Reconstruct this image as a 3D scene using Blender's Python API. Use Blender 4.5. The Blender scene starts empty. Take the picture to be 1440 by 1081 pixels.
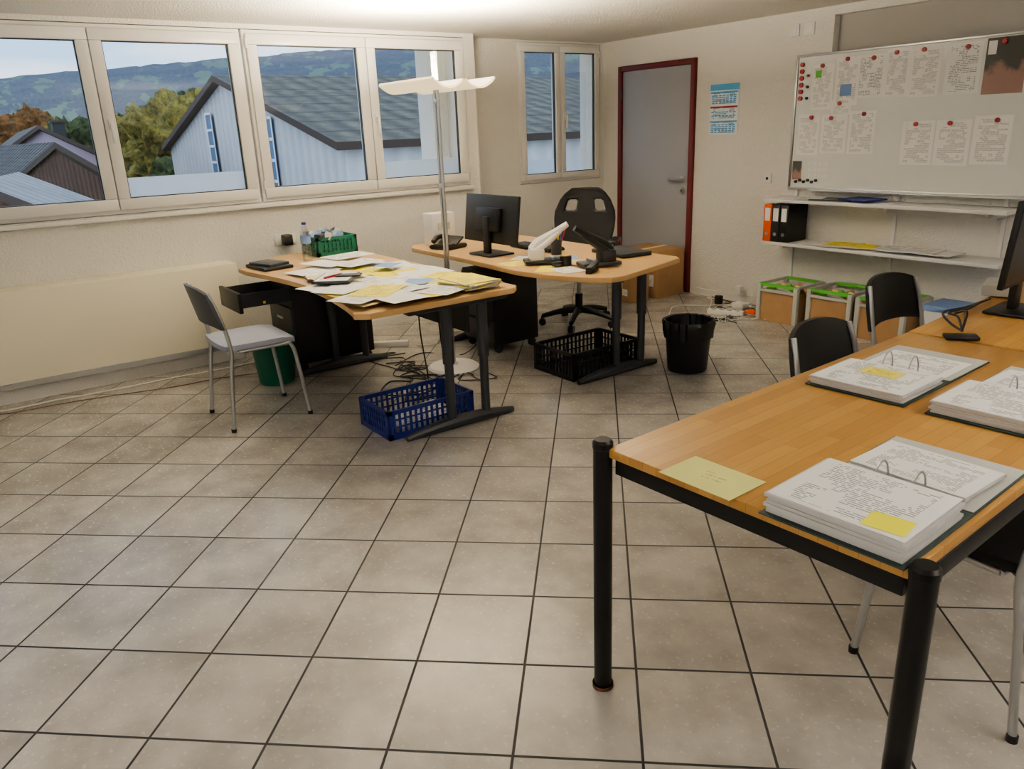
import bpy, bmesh, math, random
from mathutils import Vector, Matrix, noise, Euler
random.seed(4)
R=math.radians
bpy.context.scene.view_settings.view_transform='AgX'
bpy.context.scene.view_settings.look='AgX - Medium High Contrast'
# ------------------------------------------------------------------ camera
th=R(18.35);ro=R(2.3);az=R(54.5);H=1.52
Fh=Vector((-math.sin(az),math.cos(az),0));Rh=Vector((math.cos(az),math.sin(az),0));Z=Vector((0,0,1))
Fw=Fh*math.cos(th)-Z*math.sin(th);Up=Fh*math.sin(th)+Z*math.cos(th)
rt=Rh*math.cos(ro)-Up*math.sin(ro);up=Rh*math.sin(ro)+Up*math.cos(ro)
cd=bpy.data.cameras.new('camera');cam=bpy.data.objects.new('camera',cd);bpy.context.collection.objects.link(cam)
M=Matrix((rt,up,-Fw)).transposed().to_4x4();M.translation=Vector((0,0,H));cam.matrix_world=M
cd.sensor_fit='HORIZONTAL';cd.sensor_width=36;cd.lens=27;cd.clip_end=3000;cd.clip_start=.05
bpy.context.scene.camera=cam
# ------------------------------------------------------------------ materials
def s2l(c): return tuple((x/12.92 if x<=.04045 else ((x+.055)/1.055)**2.4) for x in c)
def col(r,g,b): return s2l((r/255,g/255,b/255))+(1,)
class N:
    def __init__(s,name):
        s.m=bpy.data.materials.new(name);s.m.use_nodes=True;s.t=s.m.node_tree;s.b=s.t.nodes['Principled BSDF'];s.out=s.t.nodes['Material Output']
    def n(s,k,**kw):
        x=s.t.nodes.new(k)
        for a,v in kw.items(): setattr(x,a,v)
        return x
    def l(s,a,b): s.t.links.new(a,b)
    def val(s,sock,v):
        if hasattr(v,'links') or isinstance(v,bpy.types.NodeSocket): s.l(v,sock)
        else: sock.default_value=v
    def math(s,op,a,b=0,c=None):
        x=s.n('ShaderNodeMath',operation=op);s.val(x.inputs[0],a);s.val(x.inputs[1],b)
        if c is not None: s.val(x.inputs[2],c)
        return x.outputs[0]
    def mix(s,f,a,b):
        x=s.n('ShaderNodeMix',data_type='RGBA');s.val(x.inputs[0],f);s.val(x.inputs[6],a);s.val(x.inputs[7],b);return x.outputs[2]
    def noise(s,scale,detail=3,vec=None,rough=.5):
        x=s.n('ShaderNodeTexNoise');x.inputs['Scale'].default_value=scale;x.inputs['Detail'].default_value=detail;x.inputs['Roughness'].default_value=rough
        if vec: s.l(vec,x.inputs['Vector'])
        return x.outputs[0]
    def ramp(s,f,a,b):
        x=s.n('ShaderNodeMapRange');s.val(x.inputs[0],f);x.inputs[1].default_value=a;x.inputs[2].default_value=b;return x.outputs[0]
    def obj(s): return s.n('ShaderNodeTexCoord').outputs['Object']
    def bump(s,h,st,dist=.01):
        x=s.n('ShaderNodeBump');x.inputs['Strength'].default_value=st;x.inputs['Distance'].default_value=dist;s.l(h,x.inputs['Height']);s.l(x.outputs[0],s.b.inputs['Normal'])
def mat(name,c,rough=.5,metal=0,nz=.06,nscale=30,bump=0,emis=None,es=0):
    k=N(name);k.b.inputs['Roughness'].default_value=rough;k.b.inputs['Metallic'].default_value=metal
    o=k.obj();f=k.noise(nscale,2,o)
    d=tuple(x*(1-nz*2) for x in c[:3])+(1,)
    k.l(k.mix(f,d,tuple(min(1,x*(1+nz)) for x in c[:3])+(1,)),k.b.inputs['Base Color'])
    if bump: k.bump(f,bump)
    if emis: k.b.inputs['Emission Color'].default_value=emis;k.b.inputs['Emission Strength'].default_value=es
    return k.m
def plaster(name,c,st=.6):
    k=N(name);k.b.inputs['Roughness'].default_value=.9;o=k.obj();f=k.noise(70,4,o,.6);g=k.noise(1.2,2,o)
    k.l(k.mix(g,tuple(x*.93 for x in c[:3])+(1,),c),k.b.inputs['Base Color']);k.bump(k.ramp(f,.35,.65),st,.006);return k.m
m_wall=plaster('plaster_white',col(236,234,229));m_ceil=plaster('ceiling_plaster',col(236,233,227),.8)
m_grey=mat('recess_shade_grey',col(176,174,172),.8,nz=.03,nscale=3)  # shade of the recess above the whiteboard, put into its colour
m_panel=mat('panel_paint',col(238,232,212),.55,nz=.02,nscale=2)
m_pvc=mat('white_pvc',col(230,229,226),.35,nz=.01)
m_white=mat('white_lacquer',col(232,232,232),.35,nz=.01)
m_black=mat('black_plastic',col(24,25,27),.45,nz=.1)
m_blackm=mat('black_metal',col(20,21,24),.35,.3,nz=.1)
m_dark=mat('dark_grey_metal',col(60,63,68),.45,.3)
m_fab=mat('black_fabric',col(26,27,30),.85,nz=.2,nscale=200,bump=.3)
m_gseat=mat('grey_fabric',col(160,165,182),.85,nz=.1,nscale=200,bump=.3)
m_gback=mat('grey_shell',col(70,74,80),.5)
m_chrome=mat('satin_metal',col(190,192,195),.3,.9,nz=.03)
m_door=mat('door_grey',col(158,160,168),.55,nz=.02,nscale=4)
m_red=mat('frame_dark_red',col(100,32,36),.5)
m_blue=mat('blue_plastic',col(32,48,122),.45)
m_green=mat('green_plastic',col(18,96,78),.45)
m_lgreen=mat('bright_green_plastic',col(95,180,70),.5)
m_cable=mat('black_cable',col(18,18,20),.5);m_wcable=mat('white_cable',col(215,212,205),.5);m_bcable=mat('brown_cable',col(110,80,70),.5)
m_card=mat('cardboard',col(168,134,96),.85,nz=.08,nscale=12)
m_orange=mat('orange_card',col(225,95,30),.6)
m_yel=mat('yellow_paper',col(242,226,80),.8,nz=.03)
m_ltyel=mat('pale_yellow_card',col(226,224,150),.8,nz=.02)
m_postit=mat('sticky_note_yellow',col(245,240,70),.8,nz=.02)
m_pap=mat('white_paper',col(244,244,244),.8,nz=.02)
m_cream=mat('cream_paper',col(228,210,165),.8,nz=.03)
m_bpap=mat('blue_print',col(120,150,200),.7)
m_win=mat('dark_window_pane',col(110,140,175),.3)
m_cov=mat('binder_cover_dark',col(46,62,62),.5)
m_covi=mat('binder_inside_grey',col(190,192,188),.6,nz=.04,nscale=15)
m_redp=mat('red_plastic',col(150,25,35),.4)
m_brown=mat('brown_rubber',col(96,62,38),.7)
m_glow=mat('lamp_shade',col(240,225,190),.5,emis=(1,.82,.52,1),es=.8)
m_wb=mat('whiteboard_enamel',col(230,232,230),.22,nz=.01,nscale=2)
def pet():
    k=N('clear_bottle_plastic');t=k.n('ShaderNodeBsdfTransparent');t.inputs[0].default_value=(.9,.95,1,1);g=k.n('ShaderNodeBsdfGlossy');g.inputs['Roughness'].default_value=.1
    mx=k.n('ShaderNodeMixShader');mx.inputs[0].default_value=.22;k.l(t.outputs[0],mx.inputs[1]);k.l(g.outputs[0],mx.inputs[2]);k.l(mx.outputs[0],k.out.inputs[0]);return k.m
m_pet=pet()
def glass():
    k=N('window_glass');t=k.n('ShaderNodeBsdfTransparent');t.inputs[0].default_value=(.95,.98,1,1);g=k.n('ShaderNodeBsdfGlossy');g.inputs['Roughness'].default_value=.0
    fr=k.n('ShaderNodeFresnel');fr.inputs[0].default_value=1.45;mx=k.n('ShaderNodeMixShader')
    k.l(fr.outputs[0],mx.inputs[0]);k.l(t.outputs[0],mx.inputs[1]);k.l(g.outputs[0],mx.inputs[2]);k.l(mx.outputs[0],k.out.inputs[0]);return k.m
m_glass=glass()
def frosted():
    k=N('frosted_film');t=k.n('ShaderNodeBsdfTranslucent');t.inputs[0].default_value=(.75,.8,.86,1);g=k.n('ShaderNodeBsdfDiffuse');g.inputs[0].default_value=(.7,.75,.8,1)
    mx=k.n('ShaderNodeMixShader');mx.inputs[0].default_value=.3;k.l(t.outputs[0],mx.inputs[1]);k.l(g.outputs[0],mx.inputs[2]);k.l(mx.outputs[0],k.out.inputs[0]);return k.m
m_frost=frosted()
def floor_mat():
    k=N('floor_tiles');s=k.n('ShaderNodeSeparateXYZ');o=k.obj();k.l(o,s.inputs[0]);x,y=s.outputs[0],s.outputs[1]
    U=k.math('DIVIDE',k.math('ADD',k.math('ADD',k.math('MULTIPLY',x,.67),k.math('MULTIPLY',y,.742)),.215),.329)
    V=k.math('DIVIDE',k.math('SUBTRACT',k.math('ADD',k.math('MULTIPLY',x,-.742),k.math('MULTIPLY',y,.67)),.1375),.3535)
    def edge(q):
        f=k.math('FRACT',q);return k.math('MINIMUM',f,k.math('SUBTRACT',1,f))
    e=k.math('MINIMUM',edge(U),edge(V));mask=k.ramp(e,.009,.014)
    c=k.n('ShaderNodeCombineXYZ');k.l(k.math('FLOOR',U),c.inputs[0]);k.l(k.math('FLOOR',V),c.inputs[1])
    w=k.n('ShaderNodeTexWhiteNoise');k.l(c.outputs[0],w.inputs[0])
    va=k.n('ShaderNodeVectorMath',operation='MULTIPLY_ADD');k.l(w.outputs['Color'],va.inputs[0]);va.inputs[1].default_value=(9,9,9);k.l(o,va.inputs[2])
    a=k.noise(3.6,5,va.outputs[0],.56);tile=k.mix(k.ramp(a,.34,.68),col(188,184,178),col(146,142,138))
    tile=k.mix(k.math('MULTIPLY',w.outputs[0],.3),tile,col(166,162,158))
    k.l(k.mix(mask,col(38,38,42),tile),k.b.inputs['Base Color'])
    rg=k.math('MULTIPLY_ADD',k.noise(60,2,o),.16,.17);k.l(k.math('ADD',rg,k.math('MULTIPLY',k.math('SUBTRACT',1,mask),.4)),k.b.inputs['Roughness'])
    h=k.math('ADD',mask,k.math('MULTIPLY',k.noise(110,2,o),.07));k.bump(h,.35,.004);return k.m
m_floor=floor_mat()
def wood(name,c1,c2,c3,stave=True,rough=.35):
    k=N(name);o=k.obj();mp=k.n('ShaderNodeMapping');mp.inputs['Rotation'].default_value=(0,0,R(90));k.l(o,mp.inputs[0])
    br=k.n('ShaderNodeTexBrick');br.inputs['Scale'].default_value=1;br.inputs['Brick Width'].default_value=.34;br.inputs['Row Height'].default_value=.042;br.inputs['Mortar Size'].default_value=.0006
    br.inputs['Color1'].default_value=c1;br.inputs['Color2'].default_value=c2;br.inputs['Mortar'].default_value=c3;br.inputs['Bias'].default_value=0;br.offset=.37
    k.l(mp.outputs[0],br.inputs['Vector'])
    mg=k.n('ShaderNodeMapping');mg.inputs['Scale'].default_value=(60,4,4);k.l(o,mg.inputs[0]);g=k.noise(2,4,mg.outputs[0])
    base=br.outputs[0] if stave else c1
    k.l(k.mix(k.math('MULTIPLY',g,.45),base,c3),k.b.inputs['Base Color']);k.b.inputs['Roughness'].default_value=rough;return k.m
m_table=wood('beech_butcher_block',col(200,157,90),col(178,134,72),col(140,102,54))
m_desk=wood('beech_desk_top',col(204,170,120),col(204,170,120),col(174,136,90),False,.4)
def text(name,bg,ink,rows=34,dens=.45,su=22,st=.8):
    k=N(name);uv=k.n('ShaderNodeTexCoord').outputs['UV'];s=k.n('ShaderNodeSeparateXYZ');k.l(uv,s.inputs[0]);u,v=s.outputs[0],s.outputs[1]
    r=k.math('MULTIPLY',v,rows);ln=k.math('GREATER_THAN',k.math('FRACT',r),.55)
    c=k.n('ShaderNodeCombineXYZ');k.l(k.math('MULTIPLY',u,su),c.inputs[0]);k.l(k.math('MULTIPLY',k.math('FLOOR',r),5.3),c.inputs[1])
    w=k.math('GREATER_THAN',k.noise(1,1,c.outputs[0]),dens)
    c2=k.n('ShaderNodeCombineXYZ');k.l(k.math('MULTIPLY',u,1.6),c2.inputs[0]);k.l(k.math('MULTIPLY',k.math('FLOOR',k.math('MULTIPLY',v,rows*.4)),.7),c2.inputs[1])
    sc=k.n('ShaderNodeVectorMath',operation='MULTIPLY_ADD');k.l(k.n('ShaderNodeTexCoord').outputs['Object'],sc.inputs[0]);sc.inputs[1].default_value=(1.3,1.3,0);k.l(c2.outputs[0],sc.inputs[2])
    p=k.math('GREATER_THAN',k.noise(1.3,1,sc.outputs[0]),.47)
    mg=k.math('MULTIPLY',k.math('LESS_THAN',k.math('ABSOLUTE',k.math('SUBTRACT',u,.5)),.39),k.math('LESS_THAN',k.math('ABSOLUTE',k.math('SUBTRACT',v,.5)),.44))
    f=k.math('MULTIPLY',k.math('MULTIPLY',ln,w),k.math('MULTIPLY',p,mg))
    k.l(k.mix(k.math('MULTIPLY',f,st),bg,ink),k.b.inputs['Base Color']);k.b.inputs['Roughness'].default_value=.75;return k.m
m_txt=text('printed_page',col(246,246,246),col(90,90,100),44,.42,44,.6);m_txt2=text('printed_form',col(244,246,246),col(75,80,90),30,.44,26,.72)
m_ytxt=text('printed_yellow_page',col(242,228,100),col(110,110,90),24,.45,20)
m_cal=text('calendar_print',col(228,240,248),col(60,80,120),9,.35,16)
m_calb=mat('calendar_blue',col(90,165,215),.7)
m_pages=N('page_block_edges');_k=m_pages;_s=_k.n('ShaderNodeSeparateXYZ');_k.l(_k.obj(),_s.inputs[0])
_k.l(_k.mix(_k.noise(1,2,(lambda c:(_k.l(_k.math('MULTIPLY',_s.outputs[2],900),c.inputs[2]),c.outputs[0])[1])(_k.n('ShaderNodeCombineXYZ'))),col(160,160,165),col(245,245,244)),_k.b.inputs['Base Color']);m_pages=m_pages.m
def poster():
    k=N('photo_poster');uv=k.n('ShaderNodeTexCoord').outputs['UV'];n=k.noise(3,4,uv);s=k.n('ShaderNodeSeparateXYZ');k.l(uv,s.inputs[0])
    c=k.mix(k.ramp(k.math('ADD',s.outputs[1],k.math('MULTIPLY',n,.8)),.75,.95),col(150,120,112),col(58,60,56));k.l(c,k.b.inputs['Base Color']);return k.m
m_post=poster()
def corr(name,c1,c2,freq,axis,nscale=.6,wa=.14,rows=0):
    k=N(name);uv=k.n('ShaderNodeTexCoord').outputs['UV'];s=k.n('ShaderNodeSeparateXYZ');k.l(uv,s.inputs[0])
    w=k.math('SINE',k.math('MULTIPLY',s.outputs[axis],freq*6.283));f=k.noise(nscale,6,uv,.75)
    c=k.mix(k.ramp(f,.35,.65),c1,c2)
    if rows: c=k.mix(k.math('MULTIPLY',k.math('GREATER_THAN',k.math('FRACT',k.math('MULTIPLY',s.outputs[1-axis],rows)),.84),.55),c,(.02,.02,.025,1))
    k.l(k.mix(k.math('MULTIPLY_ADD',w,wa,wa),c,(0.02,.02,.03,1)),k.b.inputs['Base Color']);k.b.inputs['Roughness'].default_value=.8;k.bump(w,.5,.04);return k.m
m_barnw=corr('white_corrugated_wall',col(216,216,218),col(200,202,208),2.4,0,.6,.06)
m_roof=corr('fibre_cement_roof',col(116,114,102),col(64,66,60),2.0,0,2.6,.22,1.1)
m_hroof=corr('grey_tiled_roof',col(100,98,100),col(78,76,80),3,0,.8,.14,2.5)
m_sroof=corr('pale_metal_roof',col(150,152,156),col(128,132,138),2,0)
m_plank=corr('brown_planks',col(108,76,56),col(74,54,44),4,0)
m_lav=mat('lavender_render',col(180,164,180),.9,nz=.03)
m_trim=mat('dark_brown_trim',col(74,60,52),.7)
def leaves(name,a,b):
    k=N(name);o=k.obj();f=k.noise(2.6,6,o,.8);k.l(k.mix(k.ramp(f,.38,.62),a,b),k.b.inputs['Base Color']);k.b.inputs['Roughness'].default_value=.9;k.bump(f,1,.3);return k.m
m_ty=leaves('leaves_yellow',col(72,80,42),col(186,168,76));m_to=leaves('leaves_orange',col(84,70,44),col(178,122,66));m_tg=leaves('leaves_green',col(44,62,42),col(102,118,64))
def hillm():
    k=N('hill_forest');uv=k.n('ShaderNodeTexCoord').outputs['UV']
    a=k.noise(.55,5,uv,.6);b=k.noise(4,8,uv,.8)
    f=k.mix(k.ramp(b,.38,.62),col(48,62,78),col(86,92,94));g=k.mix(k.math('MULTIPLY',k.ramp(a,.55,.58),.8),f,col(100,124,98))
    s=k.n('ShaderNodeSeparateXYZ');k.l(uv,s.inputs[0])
    k.l(k.mix(k.math('MULTIPLY',k.ramp(s.outputs[1],0,10),.3),g,col(88,104,140)),k.b.inputs['Base Color']);k.b.inputs['Roughness'].default_value=1;return k.m  # bluish aerial haze painted into the hill colour, stronger towards the top
m_hill=hillm()
m_ground=mat('meadow',col(80,95,70),.95,nz=.2,nscale=.3)
# ------------------------------------------------------------------ mesh builder
class B:
    def __init__(s,name,loc=(0,0,0),rot=0,parent=None):
        s.name=name;s.bm=bmesh.new();s.uv=s.bm.loops.layers.uv.new('UVMap');s.mats=[];s.loc=loc;s.rot=rot
    def mi(s,m):
        if m not in s.mats: s.mats.append(m)
        return s.mats.index(m)
    def face(s,pts,m,uvs=None):
        vs=[s.bm.verts.new(p) for p in pts];f=s.bm.faces.new(vs);f.material_index=s.mi(m)
        if uvs is None: uvs=[(0,0),(1,0),(1,1),(0,1)] if len(pts)==4 else [(p[0],p[1]) for p in pts]
        for l,u in zip(f.loops,uvs): l[s.uv].uv=u
        return f
    def box(s,c,d,m,rot=(0,0,0),bev=0):
        T=Matrix.Translation(c)@Euler(rot).to_matrix().to_4x4()@Matrix.Diagonal((d[0],d[1],d[2],1))
        r=bmesh.ops.create_cube(s.bm,size=1,matrix=T);i=s.mi(m);vs=set(r['verts'])
        fs={f for v in vs for f in v.link_faces}
        for f in fs: f.material_index=i
        if bev:
            es=list({e for v in vs for e in v.link_edges})
            rr=bmesh.ops.bevel(s.bm,geom=es,offset=bev,segments=2,affect='EDGES',profile=.5)
            for f in rr['faces']: f.material_index=i
        return s
    def bx(s,x0,x1,y0,y1,z0,z1,m,bev=0): return s.box(((x0+x1)/2,(y0+y1)/2,(z0+z1)/2),(abs(x1-x0),abs(y1-y0),abs(z1-z0)),m,bev=bev)
    def tube(s,pts,r,m,seg=10,smooth=0,closed=False,flat=1):
        P=[Vector(p) for p in pts]
        if smooth:
            Q=[];n=len(P)
            for i in range(n-1):
                p0=P[max(i-1,0)];p1=P[i];p2=P[i+1];p3=P[min(i+2,n-1)]
                for j in range(smooth):
                    t=j/smooth;Q.append(.5*((2*p1)+(p2-p0)*t+(2*p0-5*p1+4*p2-p3)*t*t+(3*p1-p0-3*p2+p3)*t**3))
            Q.append(P[-1]);P=Q
        rr=r if isinstance(r,(list,tuple)) else [r]*len(P)
        if len(rr)!=len(P): rr=[rr[0]+(rr[-1]-rr[0])*i/(len(P)-1) for i in range(len(P))]
        i=s.mi(m);rings=[];nrm=None
        for k,p in enumerate(P):
            d=(P[min(k+1,len(P)-1)]-P[max(k-1,0)]).normalized()
            if nrm is None: nrm=d.orthogonal().normalized()
            nrm=(nrm-d*nrm.dot(d))
            nrm=nrm.normalized() if nrm.length>1e-6 else d.orthogonal().normalized()
            bi=d.cross(nrm)
            rings.append([s.bm.verts.new(p+(nrm*math.cos(a)+bi*math.sin(a))*rr[k]) for a in [2*math.pi*q/seg for q in range(seg)]])
        for a,b in zip(rings,rings[1:]):
            for q in range(seg):
                f=s.bm.faces.new((a[q],a[(q+1)%seg],b[(q+1)%seg],b[q]));f.material_index=i
        for rg,fl in((rings[0],1),(rings[-1],0)):
            f=s.bm.faces.new(rg[::-1] if fl else rg);f.material_index=i
        return s
    def cyl(s,p1,p2,r,m,r2=None,seg=20): return s.tube([p1,p2],[r,r if r2 is None else r2],m,seg)
    def lathe(s,prof,m,c=(0,0,0),seg=28,wob=0):
        i=s.mi(m);rings=[]
        for (r,z) in prof:
            rings.append([s.bm.verts.new((c[0]+(r+wob*math.sin(q*5.1+z*60)*.5)*math.cos(2*math.pi*q/seg),c[1]+(r+wob*math.sin(q*3.7))*math.sin(2*math.pi*q/seg),c[2]+z)) for q in range(seg)])
        for a,b in zip(rings,rings[1:]):
            for q in range(seg):
                f=s.bm.faces.new((a[q],a[(q+1)%seg],b[(q+1)%seg],b[q]));f.material_index=i
        return s
    def prism(s,poly,z0,z1,m,bev=0):
        i=s.mi(m);a=[s.bm.verts.new((x,y,z0)) for x,y in poly];b=[s.bm.verts.new((x,y,z1)) for x,y in poly];n=len(poly)
        fs=[s.bm.faces.new(a[::-1]),s.bm.faces.new(b)]
        for q in range(n): fs.append(s.bm.faces.new((a[q],a[(q+1)%n],b[(q+1)%n],b[q])))
        for f in fs: f.material_index=i
        if bev:
            es=[e for e in fs[0].edges]+[e for e in fs[1].edges]
            rr=bmesh.ops.bevel(s.bm,geom=es,offset=bev,segments=2,affect='EDGES')
            for f in rr['faces']: f.material_index=i
        return s
    def sheet(s,cx,cy,z,w,h,a,m,edge=0):
        c,n=math.cos(a),math.sin(a)
        if edge:
            s.box((cx,cy,z+edge/2),(w,h,edge),m_pages,rot=(0,0,a));z+=edge+.0006
        s.face([(cx+c*x-n*y,cy+n*x+c*y,z) for x,y in((-w/2,-h/2),(w/2,-h/2),(w/2,h/2),(-w/2,h/2))],m);return s
    def grid(s,fn,nu,nv,m,uvf=None):
        i=s.mi(m);v=[[s.bm.verts.new(fn(a/nu,b/nv)) for b in range(nv+1)] for a in range(nu+1)]
        for a in range(nu):
            for b in range(nv):
                f=s.bm.faces.new((v[a][b],v[a+1][b],v[a+1][b+1],v[a][b+1]));f.material_index=i
                if uvf:
                    for l,(p,q) in zip(f.loops,((a,b),(a+1,b),(a+1,b+1),(a,b+1))): l[s.uv].uv=uvf(p/nu,q/nv,l.vert.co)
        return s
    def done(s,ang=35,mods=()):
        if s.name not in('hill',): bmesh.ops.recalc_face_normals(s.bm,faces=s.bm.faces)
        me=bpy.data.meshes.new(s.name)
        xs=[v.co for v in s.bm.verts]
        if s.loc==(0,0,0) and s.rot==0:
            cx=sum(v.x for v in xs)/len(xs);cy=sum(v.y for v in xs)/len(xs);cz=min(v.z for v in xs)
            if s.name.split('.')[0] not in KEEP:
                for v in s.bm.verts: v.co-=Vector((cx,cy,cz))
                s.loc=(cx,cy,cz)
        s.bm.to_mesh(me);s.bm.free()
        for m in s.mats: me.materials.append(m)
        for p in me.polygons: p.use_smooth=True
        me.set_sharp_from_angle(angle=R(ang))
        o=bpy.data.objects.new(s.name,me);bpy.context.collection.objects.link(o);o.location=s.loc;o.rotation_euler[2]=s.rot
        return o
KEEP={'floor','hill','ground'}
# ------------------------------------------------------------------ room shell
CZ=2.28
b=B('floor');b.bx(-6.4,2.2,-3.2,5.85,-.12,0,m_floor);b.done()
b=B('ceiling');b.bx(-6.4,2.2,-3.2,5.85,CZ,CZ+.15,m_ceil);b.done()
b=B('wall_west')
W0,W1=-5.75,-6.05
b.bx(W1,W0,-3.0,3.85,0,1.08,m_wall);b.bx(W1,W0,-3.0,3.85,2.25,CZ,m_wall)
b.bx(W1,W0,-3.0,-1.90,1.08,2.25,m_wall);b.bx(W1,W0,3.745,3.85,1.08,2.25,m_wall)
b.bx(-6.3,-6.0,3.85,5.53,0,1.02,m_wall);b.bx(-6.3,-6.0,3.85,5.53,2.265,CZ,m_wall);b.bx(-6.3,-6.0,3.85,4.47,1.02,2.265,m_wall);b.bx(-6.3,-6.0,5.485,5.53,1.02,2.265,m_wall)
b.bx(-6.3,-6.05,3.6,3.85,0,CZ,m_wall)
b.done()
b=B('wall_north');y0=5.53;y1=5.75
b.bx(-6.3,-5.77,y0,y1,0,CZ,m_wall);b.bx(-5.77,-4.81,y0,y1,2.05,CZ,m_wall);b.bx(-4.81,-3.54,y0,y1,0,CZ,m_wall);b.bx(-3.54,2.1,y0,y1,0,1.97,m_wall);b.bx(-3.54,2.1,5.6,y1,1.97,CZ,m_grey);b.bx(-3.54,2.1,5.53,5.6,2.22,CZ,m_wall)
b.done()
b=B('wall_east');b.bx(2.0,2.2,-3.2,5.75,0,CZ,m_wall);b.done()
b=B('wall_south');b.bx(-6.3,2.2,-3.2,-3.0,0,CZ,m_wall);b.done()
b=B('trim_radiator_panel');b.bx(-5.749,-5.53,-2.9,1.6,.13,.70,m_panel,bev=.004);b.bx(-5.749,-5.58,-2.9,1.58,0.0,.13,m_wall);b.bx(-5.545,-5.515,-2.9,1.6,.105,.14,m_chrome);b.done()
b=B('trim_sill');b.bx(-5.749,-5.715,-1.92,3.76,1.045,1.075,m_pvc,bev=.004);b.done()
b=B('baseboard_west');b.bx(-5.749,-5.735,1.62,3.84,0,.06,m_pvc);b.bx(-5.999,-5.985,3.86,5.52,0,.06,m_pvc);b.done()
b=B('baseboard_north');b.bx(-4.78,1.99,5.515,5.529,0,.06,m_pvc);b.done()
def window(name,x,ya,yb,za,zb,ym,frost=(),sw=.072):
    b=B(name);fw=.045
    for (p,q,r_,s_) in((ya,yb,za,za+fw),(ya,yb,zb-fw,zb),(ya,ya+fw,za+fw,zb-fw),(yb-fw,yb,za+fw,zb-fw)): b.bx(x-.08,x+.0,p,q,r_,s_,m_pvc,bev=.004)
    for k,(sa,sb) in enumerate(((ya+.02,ym-.003),(ym+.003,yb-.02))):
        z0,z1=za+.025,zb-.025
        for (p,q,r_,s_) in((sa,sb,z0,z0+sw),(sa,sb,z1-sw,z1),(sa,sa+sw,z0+sw,z1-sw),(sb-sw,sb,z0+sw,z1-sw)): b.bx(x-.05,x+.022,p,q,r_,s_,m_pvc,bev=.006)
        for g,(p,q,r_,s_) in enumerate(((sa+sw,sb-sw,z0+sw,z0+sw+.006),(sa+sw,sb-sw,z1-sw-.006,z1-sw),(sa+sw,sa+sw+.006,z0+sw,z1-sw),(sb-sw-.006,sb-sw,z0+sw,z1-sw))): b.bx(x-.02,x+.004,p,q,r_,s_,m_dark)
        b.face([(x-.015,sa+sw,z0+sw),(x-.015,sb-sw,z0+sw),(x-.015,sb-sw,z1-sw),(x-.015,sa+sw,z1-sw)],m_glass)
        if k in frost: b.face([(x-.018,sa+sw,z0+sw),(x-.018,sb-sw,z0+sw),(x-.018,sb-sw,z0+sw+.13),(x-.018,sa+sw,z0+sw+.13)],m_frost)
    hy=ym+.04;hz=(za+zb)/2-.02
    b.box((x+.028,hy,hz),(.014,.03,.07),m_white,bev=.004);b.cyl((x+.03,hy,hz),(x+.06,hy,hz),.009,m_white);b.box((x+.062,hy,hz-.05),(.014,.022,.13),m_white,bev=.005)
    for hy in(ya+.02,yb-.02):
        for hz in(za+.09,zb-.12): b.cyl((x+.015,hy,hz),(x+.015,hy,hz+.06),.009,m_white)
    b.done()
window('window_1',-5.75,-1.89,-.01,1.085,2.245,-.95)
window('window_2',-5.75,.01,1.915,1.085,2.245,.963,(1,))
window('window_3',-5.75,1.93,3.745,1.085,2.245,2.855,(1,))
window('window_4',-6.0,4.475,5.48,1.025,2.262,4.965,(0,),.055)
b=B('door_1');X0,X1=-5.765,-4.815
b.bx(X0,X0+.045,5.50,5.6,0,2.045,m_red,bev=.004);b.bx(X1-.045,X1,5.50,5.6,0,2.045,m_red,bev=.004);b.bx(X0+.045,X1-.045,5.50,5.6,2.0,2.045,m_red,bev=.004)
b.bx(X0+.05,X1-.05,5.52,5.56,.008,1.996,m_door,bev=.004)
b.box((-4.93,5.514,1.03),(.042,.01,.05),m_chrome,bev=.003);b.cyl((-4.93,5.51,1.03),(-4.93,5.465,1.03),.010,m_chrome);b.tube([(-4.93,5.467,1.03),(-5.06,5.467,1.03)],.012,m_chrome)
b.cyl((-4.93,5.522,.93),(-4.93,5.506,.93),.028,m_chrome);b.cyl((-4.93,5.507,.93),(-4.93,5.503,.93),.012,m_dark)
for hz in(.25,1.75): b.cyl((X0+.05,5.505,hz),(X0+.05,5.505,hz+.09),.009,m_dark)
b.done()
for x in(-3.865,-3.735):
    b=B('light_switch');b.box((x,5.522,2.15),(.085,.014,.085),m_white,bev=.004);b.box((x,5.513,2.15),(.055,.006,.055),m_white,bev=.002);b.done()
b=B('wall_socket');b.box((-4.02,5.522,1.06),(.07,.014,.08),m_white,bev=.004);b.cyl((-4.02,5.516,1.06),(-4.02,5.512,1.06),.012,m_dark);b.done()
b=B('wall_calendar');X0,X1=-4.65,-4.35;yy=5.522
b.bx(X0,X1,yy,5.529,1.41,1.815,m_pap)
def vs(b,x0,x1,z0,z1,y,m): b.face([(x0,y,z0),(x1,y,z0),(x1,y,z1),(x0,y,z1)],m)
vs(b,X0,X1,1.765,1.815,yy-.001,m_calb)
for k in range(3):
    zt=1.76-k*.117;vs(b,X0+.008,X1-.008,zt-.108,zt-.004,yy-.002,m_cal);vs(b,X0+.008,X1-.008,zt-.018,zt-.004,yy-.003,m_calb if k!=1 else m_redp)
    for c_ in range(7):
        for r_ in range(5):
            x_=X0+.02+c_*.038;z_=zt-.032-r_*.015
            if k!=1 or r_%2: vs(b,x_,x_+.028,z_-.009,z_,yy-.003,m_calb)
b.done()
b=B('whiteboard');b.bx(-3.79,-1.45,5.505,5.529,1.0,1.955,m_wb);
for q in((-3.81,-1.43,.985,1.003),(-3.81,-1.43,1.952,1.97)): b.bx(q[0],q[1],5.495,5.5295,q[2],q[3],m_chrome,bev=.003)
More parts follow.
